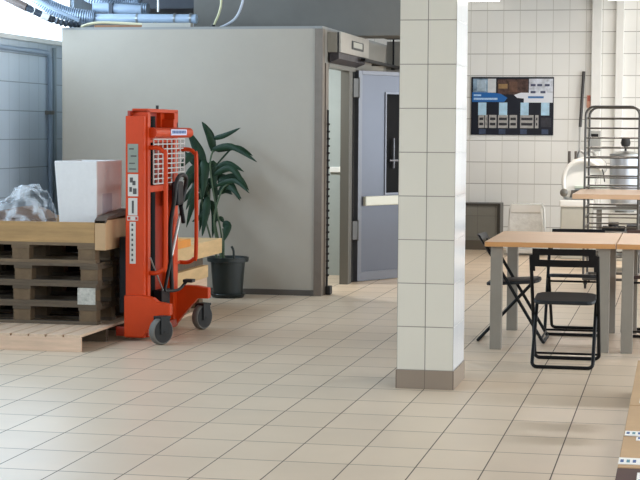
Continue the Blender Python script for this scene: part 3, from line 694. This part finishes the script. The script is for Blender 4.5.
nt.links.new(tb.outputs[0], ms.inputs[1]); nt.links.new(pb.outputs[0], ms.inputs[2]); nt.links.new(ms.outputs[0], nt.nodes['Material Output'].inputs[0])
o = fm_.build('plastic_film', filmM); tag(o, 'crumpled clear plastic film heaped beside the white polystyrene box', 'plastic film')
sdm = o.modifiers.new('s', 'SOLIDIFY'); sdm.thickness = 0.0015

# second stack behind the stacker
ct = thing('wooden_crate', 'light wooden crate stack between the stacker and the potted plant', 'crate', (-4.95, 13.75, 0))
MB().box(0, 0.85, 0, 1.45, 0.475, 0.61, 0.004).build('upper_board', mat('crate pine', 'C9A878', 0.7, noise=0.14, nscale=3, stretch=(6, 1, 6)), ct)
box('orange_board', 0.3, 0.852, -0.06, 0.42, 0.60, 0.665, wood_or, ct, 0.004)
MB().box(0.1, 0.85, -0.05, 0.98, 0.29, 0.40, 0.004).build('lower_board', mat('crate pine', 'C9A878'), ct)
box('filler_board', 0.05, 0.80, 0.0, 0.98, 0.40, 0.475, wood_d, ct)
for (y0, y1) in ((0.0, 0.12), (0.42, 0.56), (0.86, 0.98)): box('block', 0.66, 0.80, y0, y1, 0.02, 0.20, wood_d2, ct)
for (y0, y1) in ((0.0, 0.12), (0.86, 0.98)): box('block', 0.05, 0.2, y0, y1, 0.02, 0.20, wood_d2, ct)
box('bottom_board', 0.05, 0.83, 0.0, 0.98, 0.0, 0.02, wood_ly, ct); box('middle_board', 0.05, 0.84, 0.0, 0.98, 0.20, 0.29, wood_ly, ct)

# ------------------------------------------------------------------ stacker
st = thing('pallet_stacker', 'orange-red manual pallet stacker with wire guard parked at the pallets', 'pallet stacker', (0, 0, 0))
XF, XB = -3.955, -4.10     # operator side and fork side of the mast
ob = lambda n, *a, M=orange, bev=0.004: box(n, *a, M, st, bev)
near = MB().box(XB, XF, 12.40, 12.46, 0.02, 1.70, 0.005).box(XB-0.0, XF+0.012, 12.46, 12.53, 0.02, 1.72, 0.005).build('mast_post', orange, st)
far = MB().box(XB, XF, 13.23, 13.30, 0.02, 1.66, 0.005).box(XB, XF+0.012, 13.14, 13.23, 0.02, 1.68, 0.005).build('mast_post', orange, st)
MB().box(XB+0.02, XF, 12.50, 12.56, 1.60, 1.745, 0.004).box(XB+0.02, XF, 13.20, 13.30, 1.60, 1.745, 0.004).box(XB+0.02, XF, 12.50, 13.30, 1.73, 1.757, 0.004).build('top_frame', orange, st)
MB().box(XB+0.01, XB+0.03, 12.42, 13.1, 1.60, 1.74).build('top_plate', orange_d, st)
MB().prism([(13.10, 1.74), (13.24, 1.74), (13.34, 1.60), (13.34, 1.54), (13.10, 1.54)], 'X', XB+0.03, XB+0.06).build('gusset', orange, st)
cbm = MB().tube([(XF+0.03, 12.50, 1.575), (XF+0.03, 13.50, 1.575)], 0.04, 18).build('crossbeam', orange, st, True)
q = box('name_plate', XF+0.068, XF+0.0725, 12.87, 13.30, 1.555, 1.602, mat('plate pale blue', 'C5CBE6', 0.4), cbm)
for k in range(9): box('lettering', XF+0.0725, XF+0.074, 12.90+k*0.042, 12.93+k*0.042, 1.568, 1.592, ink_b, q)
MB().box(XB+0.03, XF, 12.45, 13.12, 1.50, 1.54, 0.004).box(XB+0.03, XF, 12.5, 13.2, 1.12, 1.17, 0.004).build('cross_member', orange, st)
MB().tube([(XF-0.02, 12.8, 1.755), (XF-0.02, 12.8, 1.785)], 0.012, 8).build('bolt', rubber, st)
# cylinder and chains
MB().tube([(-4.03, 12.73, 0.30), (-4.03, 12.73, 1.70)], 0.06, 18).build('lift_cylinder', mat('black cylinder', '050506', 0.6, spec=0.1), st, True)
MB().tube([(-4.08, 12.62, 0.35), (-4.08, 12.62, 1.70)], 0.014, 8).tube([(-4.05, 12.95, 0.35), (-4.05, 12.95, 1.70)], 0.014, 8).build('lift_chain', rubber, st)
MB().box(-4.06, -4.03, 12.88, 13.12, 0.16, 1.50, 0.004).build('inner_rail', orange_d, st)
# mesh guard
mg = MB(); gx = XF+0.035
for k in range(8):
    y = 12.53 + k*0.1185; zb = 1.185 if y < 13.10 else 1.26
    mg.tube([(gx, y, zb), (gx, y, 1.525)], 0.0055, 6)
for k in range(10):
    z = 1.525 - k*0.0378; ye = 13.36 if z > 1.25 else 13.005
    mg.tube([(gx, 12.53, z), (gx, ye, z)], 0.0055, 6)
mg.build('mesh_guard', mat('guard white', 'C6C4C0', 0.4), st)
# handrails
def rail(y0, z1=1.46, z0=0.51, dy=0.0):
    x = XF; return MB().tube([(x, y0, z1), (x+0.08, y0, z1), (x+0.125, y0, z1-0.03), (x+0.14, y0, z1-0.10), (x+0.14, y0, z0+0.10), (x+0.12, y0, z0+0.03), (x+0.07, y0, z0), (x, y0, z0)], 0.0165, 12, smooth=4)
rail(12.50).build('handrail', orange, st, True); rail(13.34, 1.44, 0.53).build('handrail', orange, st, True)
MB().tube([(XF, 13.20, 0.53), (XF, 13.34, 0.53)], 0.014, 10).tube([(XF, 13.20, 1.44), (XF, 13.34, 1.44)], 0.014, 10).build('rail_mount', orange, st, True)
# lower arms with castors
def arm(ya, yb, ex, zt, ze, hump):
    a = MB().prism([(XB, 0.03), (XF, 0.03), (XF+0.07, 0.12), (XF+ex-0.09, ze-0.085), (XF+ex, ze-0.085), (XF+ex, ze), (XF+ex-0.10, ze+0.015), (XF+0.08, zt+hump), (XF, zt), (XB, zt)], 'Y', ya, yb)
    o_ = a.build('outrigger', orange, st); m_ = o_.modifiers.new('b', 'BEVEL'); m_.width = 0.006; m_.segments = 2
    return o_
arm(12.36, 12.44, 0.215, 0.345, 0.285, -0.015); arm(13.22, 13.30, 0.275, 0.30, 0.335, 0.055)
MB().box(XF-0.01, XF+0.02, 12.44, 13.20, 0.03, 0.085, 0.004).build('base_bar', orange_d, st)
MB().box(XB, XF, 13.18, 13.2, 0.03, 0.39).build('arm_plate', orange_d, st)
def castor(x, y, ang):
    c = bpy.data.objects.new('castor', None); C.objects.link(c); c.parent = st; c.location = (x, y, 0); c.rotation_euler = (0, 0, ang)
    MB().lathe([(0.062, -0.03), (0.094, -0.028), (0.101, -0.018), (0.101, 0.018), (0.094, 0.028), (0.062, 0.03)], (0, 0, 0.1015), 32, 'Y').build('tyre', tyre, c, True)
    MB().lathe([(0.015, -0.034), (0.03, -0.034), (0.086, -0.031), (0.086, 0.031), (0.03, 0.034), (0.015, 0.034)], (0, 0, 0.1015), 28, 'Y').build('hub', rubber, c, True)
    MB().box(-0.035, 0.05, -0.045, -0.036, 0.08, 0.20, 0.003).box(-0.035, 0.05, 0.036, 0.045, 0.08, 0.20, 0.003).box(-0.035, 0.06, -0.045, 0.045, 0.195, 0.213, 0.003).tube([(0.0, -0.048, 0.10), (0.0, 0.048, 0.10)], 0.01, 8).build('fork', rubber, c)
    return c
castor(-3.765, 12.22, math.radians(58)); castor(-3.735, 13.24, math.radians(66))
# carriage, forks, straddle legs
MB().box(-4.17, -4.10, 12.46, 13.05, 0.20, 0.78, 0.005).build('fork_carriage', black_p, st)
for y in (12.5, 12.9): MB().box(-4.178, -4.17, y, y+0.1, 0.20, 0.60).build('fork_heel', black_p, st)
for y in (12.41, 13.1): MB().box(-4.182, XB, y, y+0.07, 0.03, 0.10, 0.004).build('straddle_leg', orange_d, st)
# pump handle, pedal, hose, rod
MB().tube([(-3.90, 12.93, 0.605), (-3.90, 13.17, 0.925)], 0.013, 10).build('pump_handle', mat('chrome', 'D6D4D0', 0.2, metal=0.6), st, True)
MB().tube([(-3.90, 12.75, 0.35), (-3.90, 12.93, 0.605)], 0.014, 10).build('handle_stem', rubber, st, True)
MB().tube([(-3.92, 12.74, 0.345), (-3.87, 13.0, 0.335), (-3.86, 13.12, 0.36), (-3.84, 13.14, 0.39)], 0.012, 8, smooth=3).box(-3.86, -3.78, 13.11, 13.20, 0.385, 0.41, 0.005).build('foot_pedal', rubber, st)
MB().tube([(-3.91, 12.42, 0.63), (-3.90, 12.71, 0.36)], 0.006, 8).build('release_rod', mat('thin rod grey', '8F9796', 0.35, metal=0.5), st, True)
MB().tube([(-3.90, 12.95, 0.34), (-3.90, 12.9, 0.8), (-3.86, 12.88, 1.06), (-3.85, 12.9, 1.19), (-3.86, 13.05, 1.24), (-3.86, 13.2, 1.22), (-3.88, 13.24, 1.12), (-3.90, 13.2, 1.0)], 0.017, 10, smooth=6).build('hydraulic_hose', rubber, st, True)
MB().box(-3.93, -3.87, 13.02, 13.18, 1.0, 1.19, 0.02).tube([(-3.88, 13.12, 1.0), (-3.88, 13.2, 0.86)], 0.018).build('valve_block', black_p, st)
MB().box(-3.97, -3.90, 12.68, 12.90, 0.10, 0.36, 0.008).build('pump_block', black_p, st)
# stickers on the near post
def stk(x0, x1, z0, z1, M, marks, mm=ink):
    s_ = box('sticker', x0, x1, 12.3965, 12.4005, z0, z1, M, near)
    for (a, b, c, e) in marks: box('print_mark', x0+(x1-x0)*a, x0+(x1-x0)*b, 12.3945, 12.397, z0+(z1-z0)*c, z0+(z1-z0)*e, mm, s_)
stk(-4.082, -4.0, 1.275, 1.49, sticker_g, [(0.15, 0.8, 0.1, 0.14), (0.15, 0.7, 0.3, 0.34), (0.3, 0.85, 0.55, 0.6), (0.15, 0.6, 0.8, 0.85)])
stk(-4.08, -4.0, 1.095, 1.262, sticker, [(0.2, 0.5, 0.62, 0.85), (0.45, 0.75, 0.5, 0.7), (0.15, 0.4, 0.2, 0.42), (0.5, 0.85, 0.1, 0.36)])
stk(-4.078, -4.006, 0.95, 1.082, sticker, [(0.4, 0.62, 0.12, 0.85)])
stk(-4.086, -4.0, 0.912, 0.945, sticker, [(0.05, 0.3, 0.2, 0.8), (0.75, 0.95, 0.2, 0.8)], ink_r)
stk(-4.066, -4.02, 0.585, 0.902, sticker, [(0.3, 0.6, 0.06+k*0.12, 0.12+k*0.12) for k in range(8)])
st_k = None

# ------------------------------------------------------------------ potted plant
pt = thing('potted_plant', 'dark green leafy plant in a black pot against the grey partition', 'plant', (-4.225, 15.88, 0))
pr = [(0.135, 0.0), (0.14, 0.03), (0.165, 0.34), (0.198, 0.345), (0.20, 0.385), (0.188, 0.388), (0.178, 0.36), (0.17, 0.34)]
MB().lathe(pr, n=40, caps=True).build('pot', pot_m, pt, True)
MB().lathe([(0.001, 0.36), (0.178, 0.36), (0.178, 0.345), (0.001, 0.345)], n=32, caps=False).build('soil', soil_m, pt)
MB().lathe([(0.148, 0.0), (0.17, 0.035), (0.165, 0.04), (0.14, 0.035)], n=36).build('saucer', pot_m, pt, True)
hd = MB().tube([(0.10, -0.16, 0.37), (0.10, -0.17, 0.46), (0.08, -0.17, 0.50)], 0.012, 8, smooth=4); hd.build('pot_tab', pot_m, pt, True)
def leaf(base, mid, tip, wd, fold=0.35):
    P = spline([Vector(base), Vector(mid), Vector(tip)], 6); n = len(P); b = MB(); rows = []
    vd = Vector((0.2, -0.95, 0.1))
    for i, q in enumerate(P):
        t = i/(n-1); w_ = wd*0.40*(math.sin(math.pi*min(1, t*1.02)**0.8)**0.85 if 0 < t < 1 else 0.0) + 0.0012
        tg = (P[min(i+1, n-1)] - P[max(i-1, 0)]).normalized(); sd = tg.cross(vd)
        if sd.length < 0.1: sd = tg.cross(Vector((0, 0, 1)))
        sd.normalize(); nn = sd.cross(tg).normalized()
        rows.append([b.bm.verts.new(q + sd*w_ + nn*w_*fold), b.bm.verts.new(q), b.bm.verts.new(q - sd*w_ + nn*w_*fold)])
    for A, B in zip(rows, rows[1:]):
        b.bm.faces.new((A[0], A[1], B[1], B[0])); b.bm.faces.new((A[1], A[2], B[2], B[1]))
    o_ = b.build('leaf', leaf_m, pt, True); md = o_.modifiers.new('s', 'SOLIDIFY'); md.thickness = 0.002
    return o_
# px-sized plan converted to metres around the pot: u = across, v = height
def uv(x, y, dy=0.0): return ((x-227.0)/105.3, dy, 0.405 + (255-y)/105.3)
stems = [((222, 254), (221, 235), (214, 200), (209, 165), (212, 150)), ((219, 254), (213, 225), (206, 195), (203, 160)), ((224, 254), (224, 236), (223, 228)), ((216, 254), (205, 225), (196, 180), (194, 150)), ((220, 254), (210, 215), (202, 185)), ((222, 254), (214, 222), (222, 190), (232, 182))]
for i, s_ in enumerate(stems):
    dy = (-0.03, 0.03, -0.05, 0.0, 0.05, -0.06)[i]
    MB().tube([((uv(*q)[0]) * 1.0, dy, uv(*q)[2] - (0.05 if k == 0 else 0)) for k, q in enumerate(s_)], 0.009, 8, smooth=4).build('stem', stem_m, pt, True)
LV = [((212,152),(208,135),(200,121),0.10,0), ((212,152),(211,140),(205,124),0.07,-.05), ((211,138),(224,135),(242,127),0.06,-.04), ((209,150),(232,146),(260,161),0.075,-.06), ((214,151),(236,147),(252,155),0.06,.02),
 ((208,172),(230,148),(236,147),0.02,0), ((210,172),(226,163),(244,171),0.07,0), ((212,175),(232,168),(249,188),0.08,-.05), ((214,180),(235,176),(248,190),0.07,.03), ((214,186),(236,180),(253,192),0.06,-.08), ((216,182),(228,182),(240,200),0.09,0), ((218,190),(230,186),(244,198),0.08,-.06),
 ((214,194),(224,190),(232,194),0.07,0), ((205,192),(215,176),(232,178),0.05,.05), ((222,224),(228,226),(226,240),0.10,-.05), ((222,222),(219,218),(213,222),0.05,0),
 ((203,165),(198,150),(188,132),0.08,0), ((200,168),(192,150),(182,128),0.08,.05), ((203,175),(193,168),(183,180),0.09,-.05), ((202,180),(190,176),(180,196),0.10,0), ((204,190),(196,184),(186,210),0.09,-.05), ((202,196),(192,200),(184,228),0.08,0), ((204,200),(200,205),(196,232),0.08,.04), ((206,196),(206,210),(203,236),0.09,-.05), ((208,200),(212,212),(210,238),0.08,.03),
 ((206,170),(212,165),(214,190),0.10,0), ((200,160),(204,170),(202,200),0.10,-.03), ((196,150),(194,165),(190,190),0.10,.02), ((194,152),(186,158),(178,170),0.09,-.04), ((205,180),(212,184),(216,208),0.08,0), ((198,170),(188,160),(176,150),0.08,.06), ((200,190),(190,190),(176,205),0.08,.05), ((206,206),(200,216),(190,222),0.07,0), ((208,185),(203,190),(206,215),0.10,.05)]
for (a, b_, c, wd, dy) in LV:
    leaf(uv(*a, dy*0.4), uv(*b_, dy), uv(*c, dy*1.6-0.02), wd)
